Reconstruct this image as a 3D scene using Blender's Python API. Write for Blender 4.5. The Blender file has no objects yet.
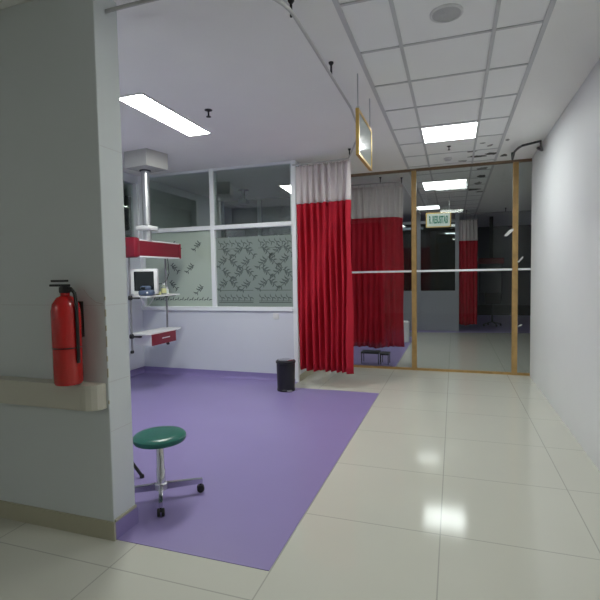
import bpy, bmesh, math, random
from mathutils import Vector, Matrix
random.seed(7)
SC = bpy.context.scene
COL = SC.collection
PI = math.pi
CZ = 3.045           # ceiling height
GY = 7.13            # glass partition
WY = 5.93            # window partition

# ------------------------------------------------------------------ camera
cam = bpy.data.cameras.new('camera')
cam.sensor_fit = 'HORIZONTAL'; cam.sensor_width = 36.0; cam.lens = 36.0 * 455.5 / 600.0
cam.clip_start = 0.02
co = bpy.data.objects.new('camera', cam); COL.objects.link(co)
yaw, pitch, roll = 0.32625814, -0.05356478, -0.01695686
f = Vector((-math.sin(yaw) * math.cos(pitch), math.cos(yaw) * math.cos(pitch), math.sin(pitch)))
r = Vector((math.cos(yaw), math.sin(yaw), 0)); u = r.cross(f)
c_, s_ = math.cos(roll), math.sin(roll)
rr = r * c_ + u * s_; uu = -r * s_ + u * c_
co.matrix_world = Matrix(((rr.x, uu.x, -f.x, 0), (rr.y, uu.y, -f.y, 0), (rr.z, uu.z, -f.z, 1.478), (0, 0, 0, 1)))
SC.camera = co

# ------------------------------------------------------------------ world / exposure
w = bpy.data.worlds.new('world'); SC.world = w; w.use_nodes = True
w.node_tree.nodes['Background'].inputs[0].default_value = (0.8, 0.9, 1, 1)
w.node_tree.nodes['Background'].inputs[1].default_value = 0.05
SC.view_settings.view_transform = 'Standard'; SC.view_settings.look = 'None'
SC.view_settings.gamma = 1; SC.view_settings.use_curve_mapping = False
SC.view_settings.exposure = 0.22
PANEL_MAIN = 22.0      # ceiling light panels (emission strength of their diffusers)
PANEL_BAY = 48.0
PANEL_ADDED = 15.0  # strength of the unseen panels added as fill light
PANEL_FAR = 8.0
PANEL_DEEP = 3.0

# ------------------------------------------------------------------ materials
def mat(name, col, rough=0.5, metal=0.0, bump=0.0, bscale=40, var=0.0, vscale=3.0, coat=0.0, spec=0.5):
    m = bpy.data.materials.new(name); m.use_nodes = True
    nt = m.node_tree; b = nt.nodes['Principled BSDF']
    b.inputs['Base Color'].default_value = (*col, 1)
    b.inputs['Roughness'].default_value = rough
    b.inputs['Metallic'].default_value = metal
    b.inputs['Coat Weight'].default_value = coat
    b.inputs['Specular IOR Level'].default_value = spec
    tc = nt.nodes.new('ShaderNodeTexCoord')
    if var:
        n = nt.nodes.new('ShaderNodeTexNoise'); n.inputs['Scale'].default_value = vscale; n.inputs['Detail'].default_value = 5
        nt.links.new(tc.outputs['Object'], n.inputs['Vector'])
        mx = nt.nodes.new('ShaderNodeMix'); mx.data_type = 'RGBA'
        mx.inputs[6].default_value = (*[c * (1 - var) for c in col], 1)
        mx.inputs[7].default_value = (*[min(1, c * (1 + var)) for c in col], 1)
        nt.links.new(n.outputs['Fac'], mx.inputs[0]); nt.links.new(mx.outputs[2], b.inputs['Base Color'])
    if bump:
        n2 = nt.nodes.new('ShaderNodeTexNoise'); n2.inputs['Scale'].default_value = bscale; n2.inputs['Detail'].default_value = 4
        nt.links.new(tc.outputs['Object'], n2.inputs['Vector'])
        bp = nt.nodes.new('ShaderNodeBump'); bp.inputs['Strength'].default_value = bump; bp.inputs['Distance'].default_value = 0.01
        nt.links.new(n2.outputs['Fac'], bp.inputs['Height']); nt.links.new(bp.outputs[0], b.inputs['Normal'])
    return m

def emit(name, col, s):
    m = bpy.data.materials.new(name); m.use_nodes = True; nt = m.node_tree
    nt.nodes.clear(); e = nt.nodes.new('ShaderNodeEmission'); o = nt.nodes.new('ShaderNodeOutputMaterial')
    e.inputs[0].default_value = (*col, 1); e.inputs[1].default_value = s
    nt.links.new(e.outputs[0], o.inputs[0]); return m

def glass(name, tint, refl=0.06, edge=0.6, haze=0.0, hcol=(0.5, 0.5, 0.5), rough=0.0):
    """window glass: tinted see-through plus mirror reflection, optionally a frosting film"""
    m = bpy.data.materials.new(name); m.use_nodes = True; nt = m.node_tree; nt.nodes.clear()
    o = nt.nodes.new('ShaderNodeOutputMaterial'); t = nt.nodes.new('ShaderNodeBsdfTransparent')
    t.inputs[0].default_value = (*tint, 1)
    g = nt.nodes.new('ShaderNodeBsdfGlossy'); g.inputs['Roughness'].default_value = rough
    g.inputs[0].default_value = (0.95, 1, 0.97, 1)
    lw = nt.nodes.new('ShaderNodeLayerWeight'); lw.inputs[0].default_value = 0.5
    pw = nt.nodes.new('ShaderNodeMath'); pw.operation = 'POWER'; pw.inputs[1].default_value = 4
    ml = nt.nodes.new('ShaderNodeMath'); ml.operation = 'MULTIPLY_ADD'; ml.inputs[1].default_value = edge; ml.inputs[2].default_value = refl
    nt.links.new(lw.outputs['Facing'], pw.inputs[0]); nt.links.new(pw.outputs[0], ml.inputs[0])
    first = t
    if haze:
        d = nt.nodes.new('ShaderNodeBsdfDiffuse'); d.inputs[0].default_value = (*hcol, 1)
        tr = nt.nodes.new('ShaderNodeBsdfTranslucent'); tr.inputs[0].default_value = (*hcol, 1)
        dm = nt.nodes.new('ShaderNodeMixShader'); dm.inputs[0].default_value = 0.4
        nt.links.new(d.outputs[0], dm.inputs[1]); nt.links.new(tr.outputs[0], dm.inputs[2])
        mh = nt.nodes.new('ShaderNodeMixShader'); mh.inputs[0].default_value = haze
        nt.links.new(t.outputs[0], mh.inputs[1]); nt.links.new(dm.outputs[0], mh.inputs[2]); first = mh
    mx = nt.nodes.new('ShaderNodeMixShader')
    nt.links.new(ml.outputs[0], mx.inputs[0]); nt.links.new(first.outputs[0], mx.inputs[1]); nt.links.new(g.outputs[0], mx.inputs[2])
    nt.links.new(mx.outputs[0], o.inputs[0]); return m

def grid_line(nt, sep_out, offset, size, width):
    """1 on a joint line, 0 elsewhere, for a joint every `size` metres along one axis"""
    a = nt.nodes.new('ShaderNodeMath'); a.operation = 'SUBTRACT'; a.inputs[1].default_value = offset - 1000 * size
    nt.links.new(sep_out, a.inputs[0])
    d = nt.nodes.new('ShaderNodeMath'); d.operation = 'DIVIDE'; d.inputs[1].default_value = size; nt.links.new(a.outputs[0], d.inputs[0])
    fr = nt.nodes.new('ShaderNodeMath'); fr.operation = 'FRACT'; nt.links.new(d.outputs[0], fr.inputs[0])
    p = nt.nodes.new('ShaderNodeMath'); p.operation = 'PINGPONG'; p.inputs[1].default_value = 0.5; nt.links.new(fr.outputs[0], p.inputs[0])
    l = nt.nodes.new('ShaderNodeMath'); l.operation = 'LESS_THAN'; l.inputs[1].default_value = width / size / 2
    nt.links.new(p.outputs[0], l.inputs[0]); return l.outputs[0]

def tiled(name, col, joint, ox, oy, size, width, rough, var=0.03, coat=0.0):
    m = mat(name, col, rough, coat=coat); nt = m.node_tree; b = nt.nodes['Principled BSDF']
    g = nt.nodes.new('ShaderNodeNewGeometry'); s = nt.nodes.new('ShaderNodeSeparateXYZ'); nt.links.new(g.outputs['Position'], s.inputs[0])
    lx = grid_line(nt, s.outputs[0], ox, size, width); ly = grid_line(nt, s.outputs[1], oy, size, width)
    mxm = nt.nodes.new('ShaderNodeMath'); mxm.operation = 'MAXIMUM'; nt.links.new(lx, mxm.inputs[0]); nt.links.new(ly, mxm.inputs[1])
    n = nt.nodes.new('ShaderNodeTexNoise'); n.inputs['Scale'].default_value = 1.7; n.inputs['Detail'].default_value = 6
    nt.links.new(g.outputs['Position'], n.inputs['Vector'])
    v = nt.nodes.new('ShaderNodeMix'); v.data_type = 'RGBA'
    v.inputs[6].default_value = (*[c * (1 - var) for c in col], 1); v.inputs[7].default_value = (*[c * (1 + var) for c in col], 1)
    nt.links.new(n.outputs['Fac'], v.inputs[0])
    k = nt.nodes.new('ShaderNodeMix'); k.data_type = 'RGBA'; k.inputs[7].default_value = (*joint, 1)
    nt.links.new(mxm.outputs[0], k.inputs[0]); nt.links.new(v.outputs[2], k.inputs[6]); nt.links.new(k.outputs[2], b.inputs['Base Color'])
    return m

M = {}
M['tile'] = tiled('floor_tile', (0.60, 0.60, 0.53), (0.42, 0.42, 0.37), -0.072, 2.62, 0.80, 0.007, 0.10)
M['vinyl'] = mat('purple_vinyl', (0.275, 0.225, 0.47), 0.36, var=0.06, vscale=1.5)
M['plaster'] = mat('ceiling_plaster', (0.88, 0.88, 0.86), 0.9, var=0.03, vscale=2, bump=0.05)
M['wall_blue'] = mat('pale_blue_wall', (0.67, 0.70, 0.76), 0.55, var=0.02)
M['wall_white'] = mat('white_wall', (0.80, 0.81, 0.82), 0.6, var=0.02)
M['pillar'] = mat('pillar_paint', (0.66, 0.70, 0.71), 0.45, var=0.02)
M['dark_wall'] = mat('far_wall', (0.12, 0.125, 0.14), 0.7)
M['skirt'] = mat('beige_skirting', (0.45, 0.43, 0.32), 0.35, var=0.08, vscale=6)
M['ctile'] = mat('ceiling_board', (0.90, 0.91, 0.90), 0.85, bump=0.1, bscale=120, var=0.02)
M['tbar'] = mat('ceiling_grid_metal', (0.58, 0.59, 0.60), 0.5)
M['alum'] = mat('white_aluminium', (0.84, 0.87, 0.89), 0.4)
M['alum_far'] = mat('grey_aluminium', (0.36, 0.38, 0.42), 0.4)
M['wood'] = mat('golden_wood_trim', (0.40, 0.25, 0.09), 0.45, var=0.35, vscale=14)
M['wood_dark'] = mat('brown_wood_rail', (0.22, 0.15, 0.09), 0.5, var=0.3, vscale=14)
M['gold'] = mat('gold_frame', (0.62, 0.42, 0.12), 0.35, metal=0.6)
M['red_cloth'] = mat('red_curtain_cloth', (0.56, 0.022, 0.045), 0.75, var=0.12, vscale=5, bump=0.15, bscale=200, spec=0.2)
M['mesh_cloth'] = mat('pale_net_cloth', (0.90, 0.84, 0.84), 0.85, var=0.06, vscale=10, bump=0.2, bscale=250, spec=0.1)
M['rail'] = mat('curtain_rail_metal', (0.50, 0.50, 0.50), 0.4)
M['black'] = mat('black_plastic', (0.012, 0.012, 0.015), 0.35)
M['black_metal'] = mat('black_metal', (0.02, 0.02, 0.022), 0.45, metal=0.3)
M['chrome'] = mat('chrome', (0.62, 0.62, 0.66), 0.16, metal=1.0)
M['steel'] = mat('brushed_steel', (0.55, 0.56, 0.58), 0.32, metal=0.9)
M['green_seat'] = mat('green_leatherette', (0.010, 0.13, 0.10), 0.28, var=0.15, vscale=20, bump=0.05)
M['maroon'] = mat('maroon_enamel', (0.20, 0.006, 0.022), 0.4)
M['unit_white'] = mat('white_enamel', (0.74, 0.75, 0.76), 0.35)
M['box_grey'] = mat('grey_enamel', (0.50, 0.50, 0.49), 0.5)
M['screen'] = mat('dark_screen', (0.008, 0.012, 0.014), 0.12)
M['bluegrey'] = mat('blue_grey_plastic', (0.07, 0.10, 0.17), 0.5, var=0.3, vscale=30)
M['cream'] = mat('cream_vinyl', (0.60, 0.58, 0.50), 0.35)
M['ext_red'] = mat('red_enamel', (0.55, 0.012, 0.012), 0.25, coat=0.5)
M['rubber'] = mat('black_rubber', (0.015, 0.015, 0.015), 0.6)
M['white_plastic'] = mat('white_plastic', (0.75, 0.76, 0.76), 0.4)
M['yellow_label'] = mat('yellow_label', (0.55, 0.55, 0.28), 0.5)
M['clear_plastic'] = glass('clear_plastic', (0.9, 0.92, 0.9), 0.08, 0.4, haze=0.35, hcol=(0.7, 0.75, 0.7))
M['sign_green'] = mat('sign_green', (0.0, 0.16, 0.09), 0.5)
M['sign_white'] = mat('sign_white', (0.62, 0.70, 0.66), 0.35)
M['sign_glass'] = mat('sign_pane', (0.50, 0.58, 0.55), 0.12, coat=0.6)
M['stain'] = mat('mould_stain', (0.10, 0.10, 0.09), 0.95, var=0.4, vscale=25)
M['stain_soft'] = mat('faint_mould_stain', (0.30, 0.30, 0.29), 0.95, var=0.3, vscale=25)
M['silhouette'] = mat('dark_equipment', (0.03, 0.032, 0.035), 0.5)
M['pane'] = glass('partition_glass', (0.91, 0.93, 0.93), 0.02, 0.5)
M['pane_win'] = glass('window_glass', (0.92, 0.96, 0.94), 0.14, 0.6)
M['pane_film'] = glass('frosted_film_glass', (0.60, 0.66, 0.62), 0.06, 0.5, haze=0.68, hcol=(0.50, 0.58, 0.54))
M['pane_film_pale'] = glass('pale_film_glass', (0.60, 0.66, 0.62), 0.06, 0.5, haze=0.80, hcol=(0.80, 0.90, 0.80))
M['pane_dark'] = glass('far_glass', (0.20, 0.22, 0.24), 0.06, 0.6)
M['motif'] = mat('film_motif', (0.10, 0.13, 0.12), 0.5)
M['vinyl_dark'] = M['vinyl']
M['e_main'] = emit('lamp_main', (0.96, 1.0, 0.98), PANEL_MAIN)
M['e_bay'] = emit('lamp_bay', (0.97, 1.0, 0.94), PANEL_BAY)
M['e_added'] = emit('lamp_added', (0.97, 1.0, 0.93), PANEL_ADDED)
M['e_deep'] = emit('lamp_deep', (0.96, 1.0, 0.98), PANEL_DEEP)
M['e_far'] = emit('lamp_far', (0.96, 1.0, 0.98), PANEL_FAR)

def add_translucency(m, fac, col):
    nt = m.node_tree; b = nt.nodes['Principled BSDF']; o = nt.nodes['Material Output']
    tr = nt.nodes.new('ShaderNodeBsdfTranslucent'); tr.inputs[0].default_value = (*col, 1)
    mx = nt.nodes.new('ShaderNodeMixShader'); mx.inputs[0].default_value = fac
    nt.links.new(b.outputs[0], mx.inputs[1]); nt.links.new(tr.outputs[0], mx.inputs[2]); nt.links.new(mx.outputs[0], o.inputs[0])
add_translucency(M['mesh_cloth'], 0.35, (0.8, 0.75, 0.75)); add_translucency(M['red_cloth'], 0.18, (0.7, 0.03, 0.05))
M['rod'] = mat('dull_steel', (0.26, 0.26, 0.28), 0.4, metal=0.6)
# ------------------------------------------------------------------ mesh helpers
class MB:
    def __init__(s): s.bm = bmesh.new()
    def box(s, x0, x1, y0, y1, z0, z1, bev=0.0):
        t = bmesh.new(); bmesh.ops.create_cube(t, size=1)
        for v in t.verts:
            v.co = Vector((x0 + (v.co.x + .5) * (x1 - x0), y0 + (v.co.y + .5) * (y1 - y0), z0 + (v.co.z + .5) * (z1 - z0)))
        if bev: bmesh.ops.bevel(t, geom=t.edges[:], offset=bev, segments=2, affect='EDGES', profile=0.5)
        s._add(t); return s
    def _add(s, t, mx=None):
        if mx is not None: t.transform(mx)
        bmesh.ops.recalc_face_normals(t, faces=t.faces[:])
        me = bpy.data.meshes.new('tmp'); t.to_mesh(me); t.free(); s.bm.from_mesh(me); bpy.data.meshes.remove(me)
    def prism(s, poly, z0, z1):
        t = bmesh.new(); a = [t.verts.new((p[0], p[1], z0)) for p in poly]; b = [t.verts.new((p[0], p[1], z1)) for p in poly]
        n = len(poly); t.faces.new(a[::-1]); t.faces.new(b)
        for i in range(n): t.faces.new((a[i], a[(i + 1) % n], b[(i + 1) % n], b[i]))
        s._add(t); return s
    def tube(s, pts, r, seg=12, close=False):
        pts = [Vector(p) for p in pts]; t = bmesh.new(); rings = []; n = len(pts); prev = None
        rs = r if isinstance(r, (list, tuple)) else [r] * n
        for i, p in enumerate(pts):
            if close: d = pts[(i + 1) % n] - pts[i - 1]
            else: d = pts[min(i + 1, n - 1)] - pts[max(i - 1, 0)]
            d.normalize()
            if prev is None:
                a = Vector((0, 0, 1)) if abs(d.z) < .9 else Vector((1, 0, 0)); e1 = d.cross(a).normalized()
            else: e1 = (prev - d * prev.dot(d)).normalized()
            prev = e1; e2 = d.cross(e1)
            rings.append([t.verts.new(p + (e1 * math.cos(2 * PI * k / seg) + e2 * math.sin(2 * PI * k / seg)) * rs[i]) for k in range(seg)])
        for i in range(n if close else n - 1):
            A, B = rings[i], rings[(i + 1) % n]
            for k in range(seg): t.faces.new((A[k], A[(k + 1) % seg], B[(k + 1) % seg], B[k]))
        if not close: t.faces.new(rings[0][::-1]); t.faces.new(rings[-1])
        s._add(t); return s
    def lathe(s, prof, c=(0, 0, 0), seg=32, mx=None):
        t = bmesh.new(); rings = []
        for (rad, z) in prof:
            if rad < 1e-5: rings.append([t.verts.new((0, 0, z))])
            else: rings.append([t.verts.new((rad * math.cos(2 * PI * k / seg), rad * math.sin(2 * PI * k / seg), z)) for k in range(seg)])
        for A, B in zip(rings, rings[1:]):
            if len(A) == 1 and len(B) == 1: continue
            for k in range(seg):
                k2 = (k + 1) % seg
                if len(A) == 1: t.faces.new((A[0], B[k], B[k2]))
                elif len(B) == 1: t.faces.new((A[k], A[k2], B[0]))
                else: t.faces.new((A[k], A[k2], B[k2], B[k]))
        if len(rings[0]) > 1: t.faces.new(rings[0][::-1])
        if len(rings[-1]) > 1: t.faces.new(rings[-1])
        m = Matrix.Translation(c) @ (mx if mx is not None else Matrix())
        s._add(t, m); return s
    def build(s, name, m, parent=None, smooth=False, kind=None, tr=None):
        if tr is not None: s.bm.transform(tr)
        me = bpy.data.meshes.new(name); s.bm.to_mesh(me); s.bm.free()
        if smooth:
            for p in me.polygons: p.use_smooth = True
            try: me.set_sharp_from_angle(angle=math.radians(40))
            except Exception: pass
        me.materials.append(m)
        o = bpy.data.objects.new(name, me); COL.objects.link(o)
        if parent is not None: o.parent = parent
        if kind: o['kind'] = kind
        return o

def box(name, m, dims, parent=None, bev=0.0, kind=None, smooth=False):
    return MB().box(*dims, bev=bev).build(name, m, parent, kind=kind, smooth=smooth)
def thing(name, label, cat, loc=(0, 0, 0), rz=0.0, group=None):
    o = bpy.data.objects.new(name, None); COL.objects.link(o); o.location = loc; o.rotation_euler = (0, 0, rz)
    o.empty_display_size = 0.1
    o['label'] = label; o['category'] = cat
    if group: o['group'] = group
    return o
def tag(o, label, cat, group=None):
    o['label'] = label; o['category'] = cat
    if group: o['group'] = group
    return o
def struct(name):
    o = bpy.data.objects.new(name, None); COL.objects.link(o); o['kind'] = 'structure'; return o
def S(name, m, *dims, bev=0.0): return box(name, m, dims, kind='structure', bev=bev)
def copy_thing(o, label, loc=None, rz=None):
    c = o.copy(); COL.objects.link(c); c['label'] = label
    if loc is not None: c.location = loc
    if rz is not None: c.rotation_euler = (0, 0, rz)
    def rec(a, b):
        for ch in a.children:
            d = ch.copy(); COL.objects.link(d); d.parent = b; rec(ch, d)
    rec(o, c); return c
def text_mesh(name, body, size, m, parent, mx, ext=0.002, align='CENTER', sx=1.0):
    cu = bpy.data.curves.new(name, 'FONT'); cu.body = body; cu.size = size; cu.extrude = ext; cu.align_x = align; cu.align_y = 'CENTER'
    cu.offset = size * 0.035
    o = bpy.data.objects.new('tmp_text', cu); COL.objects.link(o)
    dg = bpy.context.evaluated_depsgraph_get(); me = bpy.data.meshes.new_from_object(o.evaluated_get(dg))
    bpy.data.objects.remove(o); bpy.data.curves.remove(cu)
    me.transform(mx @ Matrix.Diagonal((sx, 1, 1, 1))); me.name = name; me.materials.clear(); me.materials.append(m)
    ob = bpy.data.objects.new(name, me); COL.objects.link(ob); ob.parent = parent; return ob

# ================================================================== STRUCTURE
# floor
S('floor', M['tile'], -6.0, 3.2, -3.2, 18.0, -0.10, 0.0)
MB().prism([(-4.60, 2.22), (-1.82, 2.22), (-1.82, 2.035), (-0.877, 2.035), (-0.877, 5.60), (-2.05, 5.60), (-2.05, 5.93), (-4.60, 5.93)], 0.0, 0.003).build('floor', M['vinyl'], kind='structure')
MB().prism([(-4.60, 7.17), (-0.877, 7.17), (-0.877, 10.9), (-4.60, 10.9)], 0.0, 0.003).build('floor', M['vinyl_dark'], kind='structure')
MB().prism([(-4.60, 11.3), (3.2, 12.3), (3.2, 17.9), (-4.60, 17.9)], 0.0, 0.003).build('floor', M['vinyl_dark'], kind='structure')
# ceiling: plaster soffits around a lay-in grid strip
GX = [-0.645, -0.345, 0.245, 0.545]
S('ceiling', M['plaster'], -6.0, GX[0], -3.2, 18.0, CZ, CZ + 0.1)
S('ceiling', M['plaster'], GX[3], 3.2, -3.2, 18.0, CZ, CZ + 0.1)
S('ceiling', M['ctile'], GX[0], GX[3], -3.2, 18.0, CZ + 0.004, CZ + 0.1)
g = MB()
for i, x in enumerate(GX):
    ww = 0.016 if i in (0, 3) else 0.012
    g.box(x - ww, x + ww, -3.2, 18.0, CZ - 0.004, CZ + 0.006)
k = -10
while 3.294 + 0.613 * k < 18:
    y = 3.294 + 0.613 * k
    if y > -3.2: g.box(GX[0], GX[3], y - 0.010, y + 0.010, CZ - 0.003, CZ + 0.006)
    k += 1
g.build('trim_1', M['tbar'], kind='structure')
# walls
S('wall_left', M['wall_blue'], -4.72, -4.60, 2.23, WY + 0.05, 0, 1.98)
S('wall_left', M['wall_blue'], -4.72, -4.60, 2.23, WY + 0.05, 2.92, CZ)
S('wall_left', M['wall_blue'], -4.72, -4.60, 2.23, 4.30, 1.98, 2.92)
w5 = struct('window_5')
box('window_post', M['alum'], (-4.70, -4.59, 5.87, 5.98, 1.98, 2.92), w5)
box('window_post', M['alum'], (-4.70, -4.59, 4.30, 4.36, 1.98, 2.92), w5)
box('window_pane', M['pane_win'], (-4.665, -4.659, 4.36, 5.87, 1.98, 2.92), w5)
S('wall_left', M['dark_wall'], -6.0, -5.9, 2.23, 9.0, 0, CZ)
S('wall_left', M['wall_white'], -4.72, -4.60, WY + 0.05, 18.0, 0, CZ)
S('wall_front', M['pillar'], -6.0, -1.82, 2.03, 2.215, 0, CZ, bev=0.006)
S('wall_right', M['wall_white'], 1.02, 1.14, -3.2, GY - 0.05, 0, CZ)
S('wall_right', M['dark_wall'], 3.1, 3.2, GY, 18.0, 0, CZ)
S('wall_right', M['wall_white'], 1.14, 3.2, GY - 0.2, GY - 0.05, 0, CZ)
S('wall_rear', M['wall_white'], -6.0, 1.2, -3.3, -3.2, 0, CZ)
S('wall_left', M['wall_white'], -6.1, -6.0, -3.2, 2.1, 0, CZ)
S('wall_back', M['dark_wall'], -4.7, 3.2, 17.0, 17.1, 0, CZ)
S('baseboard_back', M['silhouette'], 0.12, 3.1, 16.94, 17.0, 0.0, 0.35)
# wall below / around window partition
S('wall_window', M['wall_blue'], -4.60, -2.045, WY, WY + 0.12, 0.0, 1.00)
S('wall_partition', M['wall_blue'], -2.165, -2.045, WY + 0.12, GY + 0.03, 0.0, CZ)
# skirting
S('baseboard_front', M['skirt'], -6.0, -1.808, 2.018, 2.03, 0.0, 0.105)
g = MB(); g.box(-1.82, -1.812, 2.035, 2.215, 0.10, 0.116); g.build('baseboard_side', M['skirt'], kind='structure')
g = MB(); g.box(-1.82, -1.808, 2.032, 2.222, 0.003, 0.10); g.build('baseboard_side', M['vinyl'], kind='structure')
def cove(name, p0, p1, nrm, hgt=0.10):
    """coved vinyl skirting along p0-p1, nrm points into the room"""
    p0, p1, nrm = Vector(p0), Vector(p1), Vector(nrm); prof = [(0, 0.002), (0.05, 0.002), (0.03, 0.008), (0.014, 0.028), (0.008, 0.06), (0.008, hgt), (0, hgt)]
    t = bmesh.new(); A = [t.verts.new(p0 + nrm * a + Vector((0, 0, z))) for a, z in prof]; B = [t.verts.new(p1 + nrm * a + Vector((0, 0, z))) for a, z in prof]
    n = len(prof); t.faces.new(A); t.faces.new(B[::-1])
    for i in range(n): t.faces.new((A[i], B[i], B[(i + 1) % n], A[(i + 1) % n]))
    m = MB(); m._add(t); m.build(name, M['vinyl'], kind='structure')
cove('baseboard_window', (-4.60, WY, 0), (-2.09, WY, 0), (0, -1, 0))
cove('baseboard_left', (-4.60, 2.22, 0), (-4.60, WY, 0), (1, 0, 0))
S('trim_2', M['skirt'], -2.045, -2.035, WY + 0.03, GY - 0.06, 0.0, 0.09)
# faint joints on the pillar's cladding
for zz in (0.62, 0.90, 1.33, 2.2):
    S('trim_3', M['tbar'], -1.8205, -1.8190, 2.036, 2.21, zz, zz + 0.004)
for zz, hh in ((0.78, .02), (0.93, .05), (1.02, .03), (1.10, .06), (1.19, .03), (1.27, .04), (1.36, .02)):
    S('trim_5', M['skirt'], -1.826, -1.8192, 2.0292, 2.035, zz, zz + hh, bev=0.0008)
S('trim_3', M['tbar'], -2.6, -1.826, 2.0292, 2.0305, 1.33, 1.334)

# ---------------- window partition between bay and room behind (window_1)
w1 = struct('window_1')
XS = [-4.60, -3.335, -2.075]
def fr(n, *d): return box(n, M['alum'], d, w1, bev=0.004)
for x in XS:
    a = -4.60 if x == -4.60 else x - 0.03
    fr('window_post', a, a + 0.065, WY - 0.012, WY + 0.10, 1.00 if x != -2.075 else 0.0, CZ)
fr('window_sill', -4.60, -2.105, WY - 0.03, WY + 0.12, 0.985, 1.045)
fr('window_rail', -4.60, -2.105, WY - 0.015, WY + 0.09, 2.165, 2.225)
fr('window_head', -4.60, -2.105, WY - 0.005, WY + 0.09, CZ - 0.035, CZ)
for i, (xa, xb) in enumerate([(-4.535, -3.365), (-3.30, -2.105)]):
    up = MB().box(-(xb - xa) / 2, (xb - xa) / 2, -0.003, 0.003, 2.225, CZ - 0.035).build('upper_pane', M['pane_win'], w1)
    up.location = ((xa + xb) / 2, WY + 0.038, 0); up.rotation_euler = (0, 0, 0.0 if i == 0 else 0.036)
    box('lower_pane', M['pane_film_pale' if i == 0 else 'pane_win'], (xa, xb, WY + 0.035, WY + 0.041, 1.045, 2.165), w1)
    if i == 1:
        box('frosted_film', M['pane_film'], (xa, xb, WY + 0.031, WY + 0.034, 1.045, 2.045), w1)
# dark bamboo-like print on the film
def stroke(mb, x, z, ang, L, wd, y):
    d = Vector((math.cos(ang), 0, math.sin(ang))); n = Vector((-d.z, 0, d.x)); p = Vector((x, y, z)); t = bmesh.new(); A = []; B = []
    for q, k in ((0, .25), (.35, 1), (.7, .7), (1, .08)):
        bend = n * (L * 0.18 * math.sin(q * PI))
        A.append(t.verts.new(p + d * L * q + bend + n * wd * k)); B.append(t.verts.new(p + d * L * q + bend - n * wd * k))
    for i in range(3): t.faces.new((A[i], A[i + 1], B[i + 1], B[i]))
    ex = bmesh.ops.extrude_face_region(t, geom=t.faces[:])
    for v in ex['geom']:
        if isinstance(v, bmesh.types.BMVert): v.co.y -= 0.0015
    mb._add(t)
FY = WY + 0.0305
def motif(mb, x, z, s, flip=1):
    # a curved branch with leaves to both sides
    n = 6; pts = []
    for q in range(n + 1):
        v = q / n; pts.append((x + flip * s * (-0.09 + 0.18 * v), z + s * (0.075 * math.cos(v * 2.6) - 0.02)))
    for a, b in zip(pts, pts[1:]): stroke(mb, a[0], a[1], math.atan2(b[1] - a[1], b[0] - a[0]), math.dist(a, b) * 1.25, .007 * s, FY)
    for q in (1, 2, 3, 5):
        a0 = math.atan2(pts[q][1] - pts[q - 1][1], pts[q][0] - pts[q - 1][0])
        stroke(mb, pts[q][0], pts[q][1], a0 + 1.0 * flip, 0.075 * s, .011 * s, FY); stroke(mb, pts[q][0], pts[q][1], a0 - 1.1 * flip, 0.06 * s, .010 * s, FY)
pr = MB()
for xa, xb in ((-3.27, -2.72), (-2.63, -2.14)):
    nx = 3; step = (xb - xa) / nx
    for i in range(nx):
        for j in range(4):
            motif(pr, xa + step * (i + .5 + (0.25 if j % 2 else -0.15)), 1.37 + j * 0.16 + random.uniform(-.02, .02), 0.95, 1 if (i + j) % 2 else -1)
        for zz in (1.175, 1.96):
            for kx in (0.2, 0.7):
                stroke(pr, xa + step * (i + kx), zz, 2.0, 0.06, .007, FY); stroke(pr, xa + step * (i + kx), zz, -0.4, 0.07, .008, FY); stroke(pr, xa + step * (i + kx), zz + .01, -1.6, .07, .007, FY)
    for zz, hh in ((1.10, .012), (1.125, .006), (1.275, .008), (1.875, .006)):
        pr.box(xa, xb, FY - 0.0015, FY, zz, zz + hh)
pr.build('film_print', M['motif'], w1)
pr = MB()
FY = WY + 0.034
for (x, z) in ((-4.02, 1.62), (-4.05, 1.36), (-3.98, 1.95), (-3.62, 1.95), (-3.60, 1.30), (-3.75, 1.62), (-4.3, 1.95)):
    motif(pr, x, z, 0.8, 1 if x < -3.8 else -1)
for i in range(12):
    x = -4.4 + i * 0.085
    stroke(pr, x, 1.13, 1.2, .06, .008, FY); stroke(pr, x + .02, 1.13, 0.2, .06, .008, FY)
pr.build('film_print', M['motif'], w1)
# window seen through it, across the room behind (window_2)
w2 = struct('window_2')
for x in (-4.58, -3.74, -2.9, -2.2):
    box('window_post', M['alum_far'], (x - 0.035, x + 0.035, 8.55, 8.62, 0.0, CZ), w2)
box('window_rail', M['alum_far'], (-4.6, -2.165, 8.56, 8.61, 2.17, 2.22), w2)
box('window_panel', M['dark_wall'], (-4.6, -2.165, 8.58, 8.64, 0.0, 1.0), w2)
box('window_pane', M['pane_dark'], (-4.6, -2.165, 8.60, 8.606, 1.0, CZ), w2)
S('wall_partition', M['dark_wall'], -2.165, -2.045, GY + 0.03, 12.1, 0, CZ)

# ---------------- tall glass partition with timber posts (window_3)
w3 = struct('window_3')
for x in (-2.0, -0.572, 0.822, 1.95):
    box('timber_post', M['wood'], (x - 0.036, x + 0.036, GY - 0.035, GY + 0.035, 0.0, CZ - 0.03), w3, bev=0.003)
box('top_rail', M['wood_dark'], (-2.045, 3.1, GY - 0.03, GY + 0.03, CZ - 0.032, CZ), w3)
box('bottom_rail', M['wood'], (-2.045, 3.1, GY - 0.022, GY + 0.022, 0.0, 0.032), w3)
for xa, xb in ((-1.964, -0.608), (-0.536, 0.786), (0.858, 1.914), (1.986, 3.1)):
    box('middle_rail', M['alum'], (xa, xb, GY - 0.014, GY + 0.014, 1.500, 1.530), w3)
    box('glass_pane', M['pane'], (xa, xb, GY - 0.004, GY + 0.004, 1.530, CZ - 0.032), w3)
    box('glass_pane', M['pane'], (xa, xb, GY - 0.004, GY + 0.004, 0.032, 1.500), w3)

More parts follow.
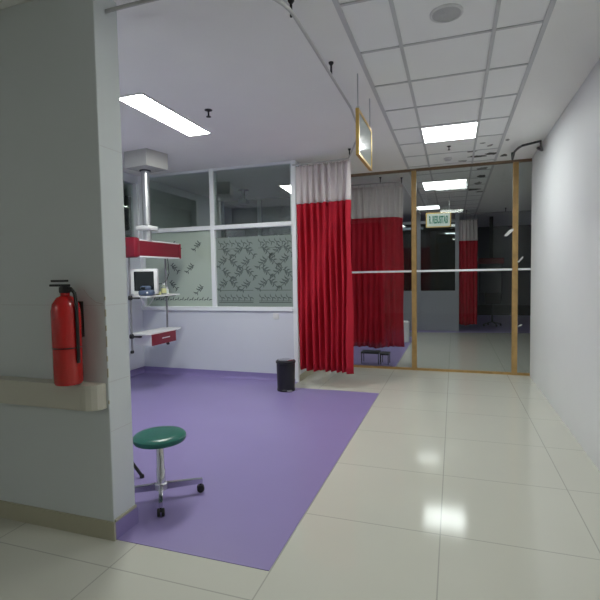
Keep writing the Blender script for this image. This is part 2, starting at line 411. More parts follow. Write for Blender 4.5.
# ---------------- far bay screen beyond the glass (window_4)
w4 = struct('window_4')
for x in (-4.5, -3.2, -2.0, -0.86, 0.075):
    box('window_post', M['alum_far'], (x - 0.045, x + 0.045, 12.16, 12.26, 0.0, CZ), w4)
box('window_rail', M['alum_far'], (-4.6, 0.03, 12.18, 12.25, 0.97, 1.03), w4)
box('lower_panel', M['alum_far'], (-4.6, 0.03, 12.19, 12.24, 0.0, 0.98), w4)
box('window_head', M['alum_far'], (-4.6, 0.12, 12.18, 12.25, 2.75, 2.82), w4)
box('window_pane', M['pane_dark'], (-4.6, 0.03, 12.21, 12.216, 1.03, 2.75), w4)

# ================================================================== CEILING FITTINGS
def ceiling_light(name, label, cx, cy, sx, sy, em, group=None, prot=0.012):
    t = thing(name, label, 'ceiling light', (cx, cy, CZ - prot), 0, group)
    g = MB(); b = 0.018
    g.box(-sx / 2, sx / 2, -sy / 2, -sy / 2 + b, 0, prot); g.box(-sx / 2, sx / 2, sy / 2 - b, sy / 2, 0, prot)
    g.box(-sx / 2, -sx / 2 + b, -sy / 2 + b, sy / 2 - b, 0, prot); g.box(sx / 2 - b, sx / 2, -sy / 2 + b, sy / 2 - b, 0, prot)
    g.build('frame', M['white_plastic'], t)
    MB().box(-sx / 2 + b, sx / 2 - b, -sy / 2 + b, sy / 2 - b, 0.003, prot - 0.001).build('diffuser', M[em], t)
    return t
ceiling_light('ceiling_light', 'square lit panel in the tiled ceiling on the near side of the glass partition', -0.05, 5.44, 0.59, 0.60, 'e_main')
ceiling_light('ceiling_light', 'long narrow lit panel in the plaster ceiling above the purple bay', -2.635, 3.89, 0.29, 1.17, 'e_bay')
ceiling_light('ceiling_light', 'lit ceiling panel seen through the glass, nearest beyond the partition', -0.16, 8.56, 0.74, 0.78, 'e_far')
ceiling_light('ceiling_light', 'lit ceiling panel beyond the glass, just above the green lettered sign', -0.62, 11.35, 0.62, 0.62, 'e_deep')
ceiling_light('ceiling_light', 'furthest small lit ceiling panel, seen left of the green lettered sign', -1.45, 16.3, 0.9, 0.9, 'e_deep')
ceiling_light('ceiling_light', 'unseen lit panel added in the tiled ceiling to brighten the pillar side and near floor', -0.05, 2.05, 0.59, 0.60, 'e_added')  # added out of view, lights the pillar's side face and front floor
ceiling_light('ceiling_light', 'unseen lit ceiling panel added at the rear left corner as fill light', -4.6, -2.2, 0.59, 0.60, 'e_added')  # added fill behind the camera, evens out the room's brightness
ceiling_light('ceiling_light', 'hidden lit panel added over the second purple bay to brighten the middle curtain', -1.65, 9.3, 0.29, 1.17, 'e_main')  # added out of sight so the second bay and its curtain are lit
# speaker
t = thing('ceiling_speaker', 'round grey speaker grille set in a ceiling tile at the top of the picture', 'speaker', (-0.045, 2.985, CZ))
MB().lathe([(0.098, 0.004), (0.098, -0.006), (0.088, -0.010), (0.084, -0.006), (0.084, 0.004)]).build('rim', M['white_plastic'], t, smooth=True)
g = MB(); g.lathe([(0.083, 0.002), (0.083, -0.005), (0.0, -0.007)])
for q in range(1, 6): g.tube([(0.015 * q * math.cos(a * PI / 16), 0.015 * q * math.sin(a * PI / 16), -0.0075) for a in range(32)], 0.0016, 6, close=True)
g.build('grille', M['tbar'], t, smooth=True)
def sprinkler(label, x, y, sc=1.0):
    t = thing('fire_sprinkler', label, 'sprinkler', (x, y, CZ - 0.065 * sc)); t.scale = (sc, sc, sc)
    MB().lathe([(0.036, 0.065), (0.036, 0.060), (0.014, 0.054), (0.014, 0.065)], seg=20).build('collar', M['black_metal'], t, smooth=True)
    MB().tube([(0, 0, 0.056), (0, 0, 0.004)], 0.008, 10).build('stem', M['black_metal'], t, smooth=True)
    MB().lathe([(0.0, 0.006), (0.022, 0.005), (0.024, 0.0), (0.0, 0.0)], seg=16).build('deflector', M['black_metal'], t, smooth=True)
sprinkler('small black sprinkler head in the plaster ceiling beside the long bay light', -2.185, 3.87)
sprinkler('small black sprinkler head in the tiled ceiling behind the square lit panel', -0.06, 6.03, 0.7)
t = thing('smoke_detector', 'small round pale detector on the tile just before the glass partition', 'smoke detector', (-0.08, 6.66, CZ - 0.03))
MB().lathe([(0.055, 0.035), (0.055, 0.018), (0.045, 0.012)], seg=24).build('base', M['unit_white'], t, smooth=True)
MB().lathe([(0.044, 0.013), (0.036, 0.002), (0.0, 0.0)], seg=24).build('sensor_cap', M['tbar'], t, smooth=True)
# mould stains on the tiles near the right end of the partition
def blot(x, y, rx, ry, rot, m, nm='trim_4', zz=CZ - 0.0006):
    pts = []
    for k in range(18):
        a = 2 * PI * k / 18; q = random.uniform(0.6, 1.15)
        px, py = rx * q * math.cos(a), ry * q * math.sin(a)
        pts.append((x + px * math.cos(rot) - py * math.sin(rot), y + px * math.sin(rot) + py * math.cos(rot)))
    MB().prism(pts, zz, CZ + 0.004).build(nm, M[m], kind='structure')
for a in [(0.47, 6.62, .10, .06, .3, 'stain'), (0.30, 6.70, .12, .05, .2, 'stain'), (0.22, 6.40, .06, .035, 0, 'stain'), (0.42, 6.20, .03, .05, .5, 'stain_soft'), (0.63, 6.78, .05, .08, 0, 'stain'),
          (0.60, 6.0, .03, .05, 0, 'stain_soft'), (0.12, 6.9, .07, .04, 0, 'stain_soft'), (0.33, 6.05, .03, .02, 0, 'stain_soft'), (0.40, 7.5, .09, .09, 0, 'stain_soft'),
          (0.42, 8.1, .06, .12, 0, 'stain'), (0.40, 8.7, .06, .14, 0, 'stain_soft'), (0.35, 9.3, .12, .1, 0, 'stain'), (0.5, 9.6, .1, .08, 0, 'stain_soft')]:
    blot(*a)
# black cable loop under the ceiling at the right
cp = [(0.725, 6.66, CZ), (0.72, 6.60, CZ - 0.10)] + [(0.72 + 0.10 * (1 - math.cos(a)) / 2, 6.45 - 0.42 * q, CZ - 0.05 - 0.03 * q) for q, a in ((0.1, .3), (.4, .6), (.7, .9), (1.0, 1.4))] + [(0.95, 5.98, CZ - 0.06), (1.005, 6.25, CZ - 0.10), (1.005, 6.55, CZ)]
tag(MB().tube(cp, 0.014, 8).build('cable_loop', M['black'], smooth=True), 'thick black cable looped under the ceiling at the right end', 'cable')

# ================================================================== CURTAIN RAILS AND CURTAINS
RZ = 2.95
def arc(cx, cy, rad, a0, a1, n=10): return [(cx + rad * math.cos(a0 + (a1 - a0) * k / n), cy + rad * math.sin(a0 + (a1 - a0) * k / n), RZ) for k in range(n + 1)]
def rail(label, pts, drops, group):
    x0, y0 = pts[0][0], pts[0][1]
    t = thing('curtain_rail', label, 'curtain rail', (x0, y0, RZ), 0, group)
    off = Vector((x0, y0, RZ)); MB().tube([Vector(p) - off for p in pts], 0.011, 10).build('rail_tube', M['rail'], t, smooth=True)
    for (x, y) in drops:
        d = MB(); d.tube([(x - x0, y - y0, CZ - RZ), (x - x0, y - y0, 0.0)], 0.008, 8); d.lathe([(0.019, CZ - RZ), (0.019, CZ - RZ - 0.008), (0.009, CZ - RZ - 0.022)], (x - x0, y - y0, 0), 14)
        d.build('ceiling_hanger', M['black_metal'], t, smooth=True)
path1 = [(-1.815, 2.12, RZ), (-1.35, 2.12, RZ)] + arc(-1.26, 2.52, 0.40, -PI / 2, 0) + [(-0.86, 3.0, RZ), (-0.86, 4.0, RZ), (-0.86, 4.7, RZ)] + arc(-1.36, 4.95, 0.50, 0.0, PI * 0.45) [1:] + [(-1.5, 5.62, RZ), (-2.0, 5.80, RZ)]
path1 = [(-1.815, 2.12, RZ), (-1.30, 2.12, RZ)] + arc(-1.26, 2.52, 0.40, -PI / 2, 0)[1:] + [(-0.86, 3.0, RZ), (-0.865, 4.05, RZ), (-0.90, 4.5, RZ), (-0.99, 4.95, RZ), (-1.12, 5.33, RZ), (-1.20, 5.58, RZ), (-1.27, 5.75, RZ), (-1.42, 5.79, RZ), (-1.65, 5.80, RZ), (-2.045, 5.82, RZ)]
rail('pale curved curtain rail under the ceiling around the near purple bay', path1, [(-0.88, 2.53), (-0.86, 3.35), (-1.235, 5.67)], 'curtain rails')
path2 = [(-2.04, 7.50, RZ), (-1.2, 7.50, RZ)] + arc(-1.05, 7.75, 0.25, -PI / 2, 0)[1:] + [(-0.80, 9.0, RZ), (-0.80, 10.8, RZ), (-0.80, 12.15, RZ)]
rail('pale curtain rail beyond the glass, over the middle curtain', path2, [(-1.13, 7.50), (-0.81, 7.66), (-0.80, 9.6), (-0.80, 11.3)], 'curtain rails')

def curtain(label, path, ztop, zmid, zbot, amp, waves, group='red hospital curtains', hem=0.02, cover=None):
    """folded cloth hung along a path (list of xy); wave folds grow towards the hem"""
    P = [Vector((a, b, 0)) for a, b in path]; L = [0]
    for a, b in zip(P, P[1:]): L.append(L[-1] + (b - a).length)
    tot = L[-1]
    def at(s):
        for i in range(len(P) - 1):
            if s <= L[i + 1] or i == len(P) - 2:
                q = (s - L[i]) / (L[i + 1] - L[i]); d = (P[i + 1] - P[i]).normalized(); return P[i].lerp(P[i + 1], q), Vector((-d.y, d.x, 0))
    x0, y0 = P[0].x, P[0].y
    t = thing('hospital_curtain', label, 'curtain', (x0, y0, zbot), 0, group)
    rnd = random.Random(sum(map(ord, label))); ph = [rnd.uniform(-.9, .9) for _ in range(waves + 3)]; am = [rnd.uniform(.55, 1.25) for _ in range(waves + 3)]; zo = [rnd.uniform(-hem, hem) for _ in range(waves + 3)]
    N = waves * 12
    def surf(z0, z1, rows, bot):
        bm = bmesh.new(); G = []
        for j in range(rows + 1):
            v = j / rows; z = z0 + (z1 - z0) * v; row = []; drop = (ztop - z) / (ztop - zbot)
            for i in range(N + 1):
                s = i / N; p, n = at(s * tot); wv = s * waves; k = int(wv); fq = wv - k
                aa = am[k] * (1 - fq) + am[k + 1] * fq; pp = ph[k] * (1 - fq) + ph[k + 1] * fq
                w_ = math.sin(2 * PI * wv + pp * (0.4 + drop)); w_ = math.copysign(abs(w_) ** 0.8, w_)
                hh = amp * aa * (0.45 + 0.75 * drop) * w_ + 0.3 * amp * math.sin(5.3 * wv + 4 * z)
                if drop < 0.25: hh += (0.25 - drop) * 0.05 * math.sin(2 * PI * wv * 2 + 1)
                q = p + n * hh
                dz = (zo[k] * (1 - fq) + zo[k + 1] * fq) if (bot and j == rows) else 0
                row.append(bm.verts.new((q.x - x0, q.y - y0, z - zbot + dz)))
            G.append(row)
        for j in range(rows):
            for i in range(N): bm.faces.new((G[j][i], G[j][i + 1], G[j + 1][i + 1], G[j + 1][i]))
        return bm
    for nm, m, a, b, rows, bt in (('net_header', 'mesh_cloth', ztop, zmid, 8, False), ('red_cloth', 'red_cloth', zmid, zbot, 22, True)):
        g = MB(); bm = surf(a, b, rows, bt); me = bpy.data.meshes.new('tmp'); bm.to_mesh(me); bm.free(); g.bm.from_mesh(me); bpy.data.meshes.remove(me)
        o = g.build(nm, M[m], t)
        for p in o.data.polygons: p.use_smooth = True
        sm = o.modifiers.new('thickness', 'SOLIDIFY'); sm.thickness = 0.003
    nh = waves
    for i in range(nh + 1):
        p, n = at(min(tot * (i + 0.02) / nh, tot)); MB().tube([(p.x - x0, p.y - y0, ztop - zbot - 0.01), (p.x - x0, p.y - y0, RZ - zbot - 0.010)], 0.004, 6).build('hook', M['rail'], t)
    return t
curtain('red curtain with pale net header hanging in front of the glass, beside the black bin', [(-2.0, 5.82), (-1.68, 5.80), (-1.42, 5.79), (-1.29, 5.765), (-1.26, 5.75)], 2.925, 2.43, 0.20, 0.048, 9)
curtain('red curtain with pale header just behind the left glass pane, above the small step stool', [(-1.98, 7.50), (-1.2, 7.50), (-1.05, 7.50), (-0.89, 7.56), (-0.80, 7.72)], 2.90, 2.40, 0.27, 0.030, 13)
curtain('narrow dim red curtain far beyond the glass, right of the grey screen post', [(0.12, 12.22), (0.56, 12.27)], 2.80, 2.28, 0.16, 0.035, 5)
rail('short curtain rail over the far dim red curtain', [(0.10, 12.21, RZ), (0.4, 12.22, RZ), (1.2, 12.28, RZ), (2.2, 12.4, RZ)], [(0.3, 12.22), (1.2, 12.28)], 'curtain rails')

# ================================================================== HANGING SIGNS
t = thing('hanging_sign', 'gold framed pane hanging edge-on from the ceiling by two rods', 'hanging sign', (-0.715, 3.58, 2.415))
Wd, Hh, dp = 0.60, 0.36, 0.013
g = MB(); g.box(-dp, dp, 0, 0.022, 0, Hh); g.box(-dp, dp, Wd - 0.022, Wd, 0, Hh); g.box(-dp, dp, 0.022, Wd - 0.022, 0, 0.022); g.box(-dp, dp, 0.022, Wd - 0.022, Hh - 0.022, Hh); g.build('frame', M['gold'], t)
box('sign_pane', M['sign_glass'], (-0.008, 0.008, 0.022, Wd - 0.022, 0.022, Hh - 0.022), t)
for yy in (0.03, Wd - 0.03):
    g = MB(); g.tube([(0, yy, Hh), (0, yy, CZ - 2.415)], 0.005, 8); g.lathe([(0.012, Hh), (0.012, Hh + 0.02)], (0, yy, 0), 10); g.build('hanging_rod', M['steel'], t, smooth=True)
t = thing('hanging_sign', 'gold framed green lettered room sign hanging beyond the glass', 'hanging sign', (-0.53, 9.45, 2.385), 0.18)
Wd, Hh = 0.48, 0.29
g = MB(); g.box(0, 0.02, -dp, dp, 0, Hh); g.box(Wd - .02, Wd, -dp, dp, 0, Hh); g.box(.02, Wd - .02, -dp, dp, 0, .02); g.box(.02, Wd - .02, -dp, dp, Hh - .02, Hh); g.build('frame', M['gold'], t)
sp = box('sign_panel', M['sign_white'], (.02, Wd - .02, -0.012, 0.012, .02, Hh - .02), t)
text_mesh('lettering', 'R. RESUSITASI', 0.20, M['sign_green'], sp, Matrix.Translation((Wd / 2, -0.0135, Hh / 2 - 0.003)) @ Matrix.Rotation(PI / 2, 4, 'X'), sx=0.30)
for xx in (0.03, Wd - 0.03):
    MB().tube([(xx, 0, Hh), (xx, 0, CZ - 2.40)], 0.005, 8).build('hanging_rod', M['steel'], t, smooth=True)

# ================================================================== STOOL
t = thing('swivel_stool', 'round green padded stool on chrome four-arm base with black castors', 'stool', (-1.864, 2.531, 0.003))
MB().lathe([(0.0, 0.385), (0.145, 0.385), (0.165, 0.392), (0.174, 0.408), (0.172, 0.424), (0.159, 0.436), (0.12, 0.441), (0.0, 0.443)], seg=48).build('seat', M['green_seat'], t, smooth=True)
MB().lathe([(0.07, 0.386), (0.07, 0.378), (0.035, 0.366), (0.028, 0.350), (0.0, 0.350)], seg=24).build('seat_plate', M['black_metal'], t, smooth=True)
MB().lathe([(0.026, 0.365), (0.026, 0.20), (0.030, 0.195), (0.030, 0.075), (0.0, 0.07)], seg=24).build('column', M['chrome'], t, smooth=True)
MB().lathe([(0.035, 0.105), (0.042, 0.098), (0.042, 0.062), (0.034, 0.055), (0.0, 0.055)], seg=24).build('hub', M['steel'], t, smooth=True)
for kx in range(4):
    a = -0.966 + kx * PI / 2   # front arm first
    R_ = Matrix.Rotation(a, 4, 'Z')
    g = MB(); tt = bmesh.new()
    def rect(x, hw, z0, z1): return [tt.verts.new((x, -hw, z0)), tt.verts.new((x, hw, z0)), tt.verts.new((x, hw, z1)), tt.verts.new((x, -hw, z1))]
    A = rect(0.03, 0.014, 0.056, 0.102); B = rect(0.272, 0.012, 0.060, 0.094)
    tt.faces.new(A); tt.faces.new(B[::-1])
    for q in range(4): tt.faces.new((A[q], B[q], B[(q + 1) % 4], A[(q + 1) % 4]))
    bmesh.ops.bevel(tt, geom=tt.edges[:], offset=0.003, segments=2, affect='EDGES'); g._add(tt)
    arm = g.build('base_arm', M['chrome'], t, tr=R_)
    g = MB(); g.tube([(0.258, 0, 0.064), (0.258, 0, 0.040)], 0.007, 8); g.box(0.243, 0.273, -0.017, 0.017, 0.030, 0.048, bev=0.006)
    cst = g.build('caster', M['black'], arm, smooth=True, tr=R_)
    g = MB()
    for sgn in (-1, 1): g.lathe([(0.0, -0.009), (0.021, -0.009), (0.025, -0.004), (0.025, 0.004), (0.021, 0.009), (0, 0.009)], (0.258, sgn * 0.013, 0.0255), 20, Matrix.Rotation(PI / 2, 4, 'X'))
    g.build('wheel', M['rubber'], arm, smooth=True, tr=R_)

# ---------------- black chair mostly behind the pillar, one splayed leg in view
t = thing('metal_chair', 'black metal chair behind the pillar, only one splayed leg showing', 'chair', (-2.70, 2.72, 0.003), 0.0)
for (x0, y0, x1, y1) in ((0.512, 0.025, 0.15, 0.0), (-0.03, 0.40, 0.02, 0.13), (-0.50, 0.03, -0.22, 0.0), (-0.05, -0.40, -0.04, -0.17)):
    lg = MB().tube([(x0, y0, 0.012), (x1, y1, 0.44)], 0.012, 10).build('leg', M['black_metal'], t, smooth=True)
    MB().lathe([(0.016, 0.0), (0.016, 0.02), (0.012, 0.024)], (x0, y0, 0), 12).build('rubber_foot', M['rubber'], lg, smooth=True)
box('seat', M['black'], (-0.25, 0.23, -0.19, 0.14, 0.44, 0.475), t, bev=0.012)
MB().tube([(-0.23, -0.16, 0.45), (-0.27, -0.16, 0.85), (-0.27, 0.12, 0.85), (-0.23, 0.12, 0.45)], 0.010, 8).build('back_frame', M['black_metal'], t, smooth=True)
box('backrest', M['black'], (-0.272, -0.245, -0.15, 0.11, 0.64, 0.84), t, bev=0.008)

# ---------------- pedal bins
def pedal_bin(label, loc, rz, rad, hgt, body, lid, dome=True):
    t = thing('pedal_bin', label, 'bin', loc, rz)
    MB().lathe([(rad * .95, 0.0), (rad * .97, 0.02), (rad * .93, 0.025), (rad * .98, hgt - 0.04), (0, hgt - 0.04)], seg=40).build('body', M[body], t, smooth=True)
    ld = MB().lathe([(rad * 1.0, hgt - 0.045), (rad * 1.05, hgt - 0.04), (rad * 1.05, hgt - 0.02), (rad * .95, hgt - 0.008), (rad * .8, hgt - 0.004)], seg=40).build('lid', M[body], t, smooth=True)
    MB().lathe([(rad * .82, hgt - 0.008), (rad * .78, hgt - 0.002), (rad * .5, hgt + 0.006), (0, hgt + 0.008)], seg=40).build('lid_plate', M[lid], ld, smooth=True)
    MB().box(-0.03, 0.03, -rad * 1.25, -rad * .9, 0.008, 0.022, bev=0.004).build('pedal', M['steel'], t)
    MB().box(-0.04, 0.04, rad * .93, rad * 1.12, hgt - 0.07, hgt - 0.02, bev=0.005).build('hinge', M[body], t)
    return t
pedal_bin('black round pedal bin with shiny lid against the bay wall by the red curtain', (-2.055, 5.455, 0.003), 0.7, 0.122, 0.40, 'black', 'chrome')
pedal_bin('small white bin standing beyond the glass, right of the curtain edge', (-0.99, 10.0, 0.003), 0.3, 0.085, 0.46, 'white_plastic', 'white_plastic')
# ---------------- small step stools beyond the glass
t = thing('step_stool', 'low two-tread metal step stool on purple floor behind the glass', 'step stool', (-1.46, 7.40, 0.003))
for nm, (xa, xb, zz) in (('a', (0.0, 0.30, 0.20)), ('b', (0.315, 0.46, 0.185))):
    tr_ = box('tread', M['black'], (xa, xb, 0.0, 0.22, zz - 0.03, zz), t, bev=0.006)
    for lx in (xa + 0.012, xb - 0.012):
        for ly in (0.015, 0.205): MB().tube([(lx, ly, 0.0), (lx, ly, zz - 0.025)], 0.007, 8).build('leg', M['black_metal'], t, smooth=True)

# ================================================================== CEILING PENDANT (bay)
t = thing('medical_pendant', 'ceiling-hung medical service unit with maroon bar, white shelves and maroon drawer', 'medical pendant', (-3.72, 4.94, 0.0))
def L(x, y, z): return (x + 3.72, y - 4.94, z)
g = MB(); g.prism([(-3.88 + 3.72, 4.75 - 4.94), (-3.52 + 3.72, 4.70 - 4.94), (-3.44 + 3.72, 5.03 - 4.94), (-3.80 + 3.72, 5.10 - 4.94)], 2.845, CZ); g.build('ceiling_box', M['box_grey'], t)
MB().lathe([(0.07, 2.85), (0.07, 2.835), (0.055, 2.832)], (0, 0, 0), 24).build('collar', M['black_metal'], t, smooth=True)
MB().lathe([(0.052, 2.84), (0.052, 1.96), (0.0, 1.96)], (0, 0, 0), 28).build('pole', M['steel'], t, smooth=True)
MB().box(-0.10, 0.10, -0.10, 0.10, 2.085, 2.145, bev=0.02).build('pole_clamp', M['unit_white'], t, smooth=True)
bar = box('service_bar', M['maroon'], (0.02 - 0.16, 0.03, 4.74 - 4.94, 5.60 - 4.94, 1.760, 1.945), t, bev=0.004)
box('bar_top', M['unit_white'], (-0.14, 0.033, 4.74 - 4.94, 5.60 - 4.94, 1.946, 1.962), bar)
box('bar_bottom', M['unit_white'], (-0.14, 0.033, 4.74 - 4.94, 5.60 - 4.94, 1.742, 1.759), bar)
ec = MB().prism([(0, 0), (0.10, 0), (0.15, .045), (0.15, 0.06), (0.05, 0.06), (0, 0.03)], 0, 0.1)
ec.bm.free()
g = MB(); g.box(-0.165, 0.045, 4.62 - 4.94, 4.745 - 4.94, 1.735, 1.985, bev=0.035); g.build('end_cap', M['maroon'], t, smooth=True)
g = MB(); g.box(-0.165, 0.045, 5.595 - 4.94, 5.63 - 4.94, 1.745, 1.955, bev=0.01); g.build('end_cap', M['maroon'], t)
MB().lathe([(0.0, 0), (0.022, 0), (0.022, 0.008), (0, 0.008)], (-0.09, 4.612 - 4.94, 1.86), 16, Matrix.Rotation(-PI / 2, 4, 'X')).build('socket', M['black'], t)
for yy in (4.67, 5.42):
    rod = MB().tube([L(-3.80, yy, 1.75), L(-3.80, yy, 0.56)], 0.013, 12).build('rod', M['rod'], t, smooth=True)
    MB().lathe([(0.0, 0.54), (0.02, 0.545), (0.024, 0.562), (0.018, 0.58)], L(-3.80, yy, 0), 14).build('rod_tip', M['black'], rod, smooth=True)
    for zz in (1.235, 0.755):
        g = MB(); g.lathe([(0.024, zz - 0.025), (0.028, zz - 0.01), (0.028, zz + 0.015), (0.02, zz + 0.03)], L(-3.80, yy, 0), 16); g.box(-0.08, 0.06, yy - 4.94 - 0.02, yy - 4.94 + 0.02, zz - 0.012, zz + 0.01, bev=0.005)
        g.build('shelf_clamp', M['black'], rod, smooth=True)
def rounded(x0, x1, y0, y1, rad):
    pts = []
    for cx, cy, a0 in ((x1 - rad, y1 - rad, 0), (x0 + rad, y1 - rad, PI / 2), (x0 + rad, y0 + rad, PI), (x1 - rad, y0 + rad, 1.5 * PI)):
        for q in range(6): pts.append((cx + rad * math.cos(a0 + q * PI / 10), cy + rad * math.sin(a0 + q * PI / 10)))
    return pts
for zz in (1.240, 0.770):
    MB().prism(rounded(-3.86 + 3.72, -3.58 + 3.72, 4.70 - 4.94, 5.45 - 4.94, 0.05), zz, zz + 0.018).build('shelf', M['unit_white'], t)
dr = box('drawer_box', M['unit_white'], (-3.84 + 3.72, -3.585 + 3.72, 4.77 - 4.94, 5.28 - 4.94, 0.630, 0.770), t, bev=0.004)
df = box('drawer_front', M['maroon'], (-3.585 + 3.72, -3.570 + 3.72, 4.77 - 4.94, 5.28 - 4.94, 0.628, 0.768), dr, bev=0.003)
box('drawer_label', M['unit_white'], (-3.570 + 3.72, -3.5685 + 3.72, 4.97 - 4.94, 5.14 - 4.94, 0.695, 0.708), dr)
# patient monitor on the top shelf
t = thing('patient_monitor', 'white framed medical monitor standing on the pendant shelf', 'monitor', (-3.735, 4.875, 1.2585), 0.42)
fr_ = MB(); fr_.box(-0.165, 0.165, -0.05, 0.06, 0.015, 0.34, bev=0.018); fr_.build('housing', M['unit_white'], t, smooth=True)
box('screen', M['screen'], (-0.118, 0.125, -0.053, -0.049, 0.060, 0.305), t)
box('side_panel', M['box_grey'], (-0.170, -0.163, -0.03, 0.05, 0.04, 0.32), t)
box('foot', M['box_grey'], (-0.12, 0.12, -0.06, 0.07, 0.0, 0.018), t, bev=0.004)
# infusion device in front
t = thing('infusion_pump', 'blue-grey rounded device in front of the monitor screen', 'medical device', (-3.645, 4.785, 1.2585), 0.42)
g = MB(); g.box(-0.095, 0.095, -0.05, 0.05, 0.0, 0.075, bev=0.03); g.build('body', M['bluegrey'], t, smooth=True)
g = MB(); g.box(-0.075, 0.055, -0.03, 0.04, 0.07, 0.125, bev=0.025); g.build('top_housing', M['bluegrey'], t, smooth=True)
box('display', M['screen'], (-0.06, -0.01, -0.034, -0.028, 0.08, 0.108), t)
MB().lathe([(0, 0), (0.012, 0), (0.012, 0.008), (0, 0.01)], (0.02, -0.05, 0.04), 12, Matrix.Rotation(PI / 2, 4, 'X')).build('knob', M['white_plastic'], t)
# bottles
def bottle(label, x, y, rad, h, lab, body='clear_plastic'):
    t = thing('bottle', label, 'bottle', (x, y, 1.2585), 0)
    MB().lathe([(rad * .9, 0), (rad, .006), (rad, h * .62), (rad * .45, h * .78), (rad * .4, h * .86), (0, h * .86)], seg=20).build('body', M[body], t, smooth=True)
    MB().lathe([(rad * .5, h * .85), (rad * .5, h), (0, h)], seg=16).build('cap', M['white_plastic'], t, smooth=True)
    MB().lathe([(rad * 1.02, h * .15), (rad * 1.02, h * .55)], seg=20).build('label', M[lab], t, smooth=True)
bottle('clear bottle with yellow label on the pendant shelf beside the monitor', -3.62, 5.11, 0.034, 0.15, 'yellow_label')
bottle('small white bottle right of the yellow labelled one on the shelf', -3.66, 5.24, 0.022, 0.10, 'sign_white', 'white_plastic')
box_o = box('tissue_pack', M['yellow_label'], (-3.68, -3.62, 5.02, 5.06, 1.2585, 1.30), bev=0.006); tag(box_o, 'small yellowish pack between the monitor and the clear bottle', 'pack')
# cables
t = MB().tube([(-3.70, 5.01, 1.40), (-3.66, 5.14, 1.40), (-3.66, 5.24, 1.45), (-3.67, 5.31, 1.54), (-3.69, 5.33, 1.64), (-3.70, 5.33, 1.7405)], 0.005, 8).build('power_cable', M['rubber'], smooth=True)
tag(t, 'thin dark cable curving from the monitor up to the maroon bar', 'cable')
pts = [(-3.66 - 0.03 * math.sin(q * PI / 8), 4.70 + 0.26 * q / 8 - 0.0, 1.235 - 0.12 * math.sin(q * PI / 8)) for q in range(9)]
tag(MB().tube([(-3.70, 4.69, 1.27)] + [(p[0], 4.69 - 0.01, p[2]) if i == 0 else p for i, p in enumerate(pts)], 0.005, 8).build('sensor_cable', M['white_plastic'], smooth=True), 'thin pale cable drooping below the upper pendant shelf', 'cable')

# ================================================================== WALL ITEMS
# cream wall guard on the pillar
t = thing('wall_guard', 'cream vinyl bumper rail with rounded end on the pillar face', 'bumper rail', (-1.838, 2.03, 0.757))
poly = [(0, 0), (0, -0.02), (-0.012, -0.05), (-0.04, -0.075), (-0.08, -0.085), (-3.8, -0.085), (-3.8, 0)]
MB().prism([(-0.10, -0.0), (-0.10, -0.085), (-3.8, -0.085), (-3.8, 0)], 0.0, 0.140).build('rail_cover', M['cream'], t)
g = MB(); g.prism([(0, 0), (0, -0.03), (-0.012, -0.055), (-0.035, -0.075), (-0.065, -0.085), (-0.0985, -0.085), (-0.0985, 0)], 0.0, 0.140)
g.build('end_cap', M['cream'], t)
# fire extinguisher at the edge
t = thing('fire_extinguisher', 'red fire extinguisher with black hose on the pillar above the cream rail', 'fire extinguisher', (-2.012, 1.945, 0.905))
MB().lathe([(0.0, 0.0), (0.068, 0.0), (0.075, 0.012), (0.075, 0.40), (0.068, 0.44), (0.045, 0.475), (0.024, 0.485), (0.024, 0.50), (0, 0.50)], seg=40).build('cylinder', M['ext_red'], t, smooth=True)
MB().lathe([(0.0762, 0.20), (0.0762, 0.206)], seg=40).build('band', M['black'], t, smooth=True)
g = MB(); g.lathe([(0.026, 0.50), (0.03, 0.505), (0.03, 0.53), (0.02, 0.54), (0, 0.54)], seg=20); g.box(-0.10, 0.03, -0.011, 0.011, 0.535, 0.548, bev=0.003); g.box(-0.09, 0.02, -0.009, 0.009, 0.56, 0.572, bev=0.003); g.build('valve_handle', M['black'], t, smooth=True)
MB().tube([(0.02, 0.0, 0.52), (0.05, -0.01, 0.525), (0.075, -0.01, 0.50), (0.085, -0.01, 0.44), (0.086, -0.01, 0.25), (0.084, -0.01, 0.12)], 0.009, 10).build('hose', M['rubber'], t, smooth=True)
box('bracket', M['black_metal'], (-0.04, 0.04, 0.07, 0.0845, 0.25, 0.45), t)
# thin grey wire from the extinguisher hook to the pillar edge
tag(MB().tube([(-1.96, 2.025, 1.42), (-1.93, 2.025, 1.385), (-1.88, 2.025, 1.35), (-1.83, 2.025, 1.34)], 0.0025, 6).build('wall_wire', M['rail']), 'thin grey wire drooping across the pillar face above the extinguisher', 'wire')
# light switch below the window
t = thing('light_switch', 'small white switch plate on the bay wall under the window', 'switch', (-2.365, WY, 0.915))
MB().box(-0.042, 0.042, -0.010, 0, -0.042, 0.042, bev=0.003).build('plate', M['white_plastic'], t)
MB().box(-0.016, 0.016, -0.014, -0.010, -0.022, 0.022, bev=0.002).build('rocker', M['unit_white'], t)
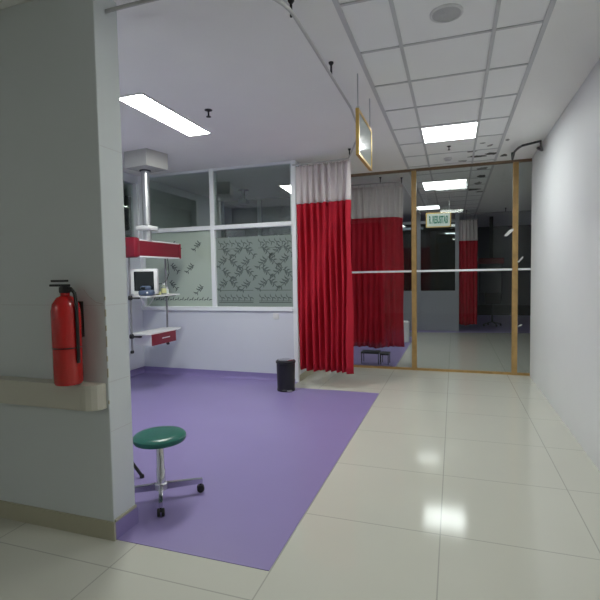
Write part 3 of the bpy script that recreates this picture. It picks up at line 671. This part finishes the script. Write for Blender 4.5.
# tape scraps on the right timber post
def scrap(label, pts, y=GY - 0.040):
    t = bmesh.new(); vs = [t.verts.new((p[0], y, p[1])) for p in pts]; fc = t.faces.new(vs)
    ex = bmesh.ops.extrude_face_region(t, geom=[fc])
    for v in ex['geom']:
        if isinstance(v, bmesh.types.BMVert): v.co.y += 0.004
    m = MB(); m._add(t); tag(m.build('tape_scrap', M['white_plastic']), label, 'tape', 'tape scraps on the timber post')
scrap('white torn tape scrap on left edge of the right timber post', [(0.67, 1.99), (0.71, 1.985), (0.795, 2.06), (0.795, 2.09), (0.74, 2.07)])
scrap('white torn tape on right edge of right timber post, above the middle rail', [(0.845, 1.615), (0.87, 1.61), (0.92, 1.67), (0.925, 1.70), (0.89, 1.67)])
scrap('tiny white tape scrap low on the right edge of the right timber post', [(0.85, 0.70), (0.90, 0.71), (0.92, 0.735), (0.88, 0.725)])
# dark ceiling fitting seen through the window
t = thing('ceiling_fitting', 'dark ceiling-mounted fitting in the room behind the window', 'ceiling fitting', (-3.62, 7.6, 2.79))
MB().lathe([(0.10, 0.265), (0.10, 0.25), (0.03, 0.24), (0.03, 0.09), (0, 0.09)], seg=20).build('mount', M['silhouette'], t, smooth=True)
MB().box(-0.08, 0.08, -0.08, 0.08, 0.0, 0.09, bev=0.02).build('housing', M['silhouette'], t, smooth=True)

# ---------------- dim equipment beyond the glass
t = thing('medical_pendant', 'dark medical unit hanging in the dim room far beyond the glass', 'medical pendant', (1.0, 14.0, 0))
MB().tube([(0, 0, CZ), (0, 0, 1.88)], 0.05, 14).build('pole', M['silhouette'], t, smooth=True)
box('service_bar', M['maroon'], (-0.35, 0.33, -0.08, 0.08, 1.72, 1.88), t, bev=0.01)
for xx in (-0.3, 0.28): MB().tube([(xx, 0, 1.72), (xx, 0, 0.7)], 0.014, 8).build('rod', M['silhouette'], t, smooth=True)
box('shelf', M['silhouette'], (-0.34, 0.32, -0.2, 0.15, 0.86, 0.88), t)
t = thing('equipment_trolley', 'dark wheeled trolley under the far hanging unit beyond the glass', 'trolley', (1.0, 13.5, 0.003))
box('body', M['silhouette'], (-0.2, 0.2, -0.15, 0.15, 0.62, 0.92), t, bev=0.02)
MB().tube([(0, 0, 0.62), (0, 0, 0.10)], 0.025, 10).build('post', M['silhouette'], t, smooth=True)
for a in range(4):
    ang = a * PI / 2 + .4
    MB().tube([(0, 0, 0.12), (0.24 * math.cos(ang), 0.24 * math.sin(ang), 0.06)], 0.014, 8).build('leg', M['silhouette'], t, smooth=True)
    MB().lathe([(0, -.012), (.028, -.012), (.028, .012), (0, .012)], (0.24 * math.cos(ang), 0.24 * math.sin(ang), 0.029), 14, Matrix.Rotation(PI / 2, 4, 'X')).build('wheel', M['rubber'], t)
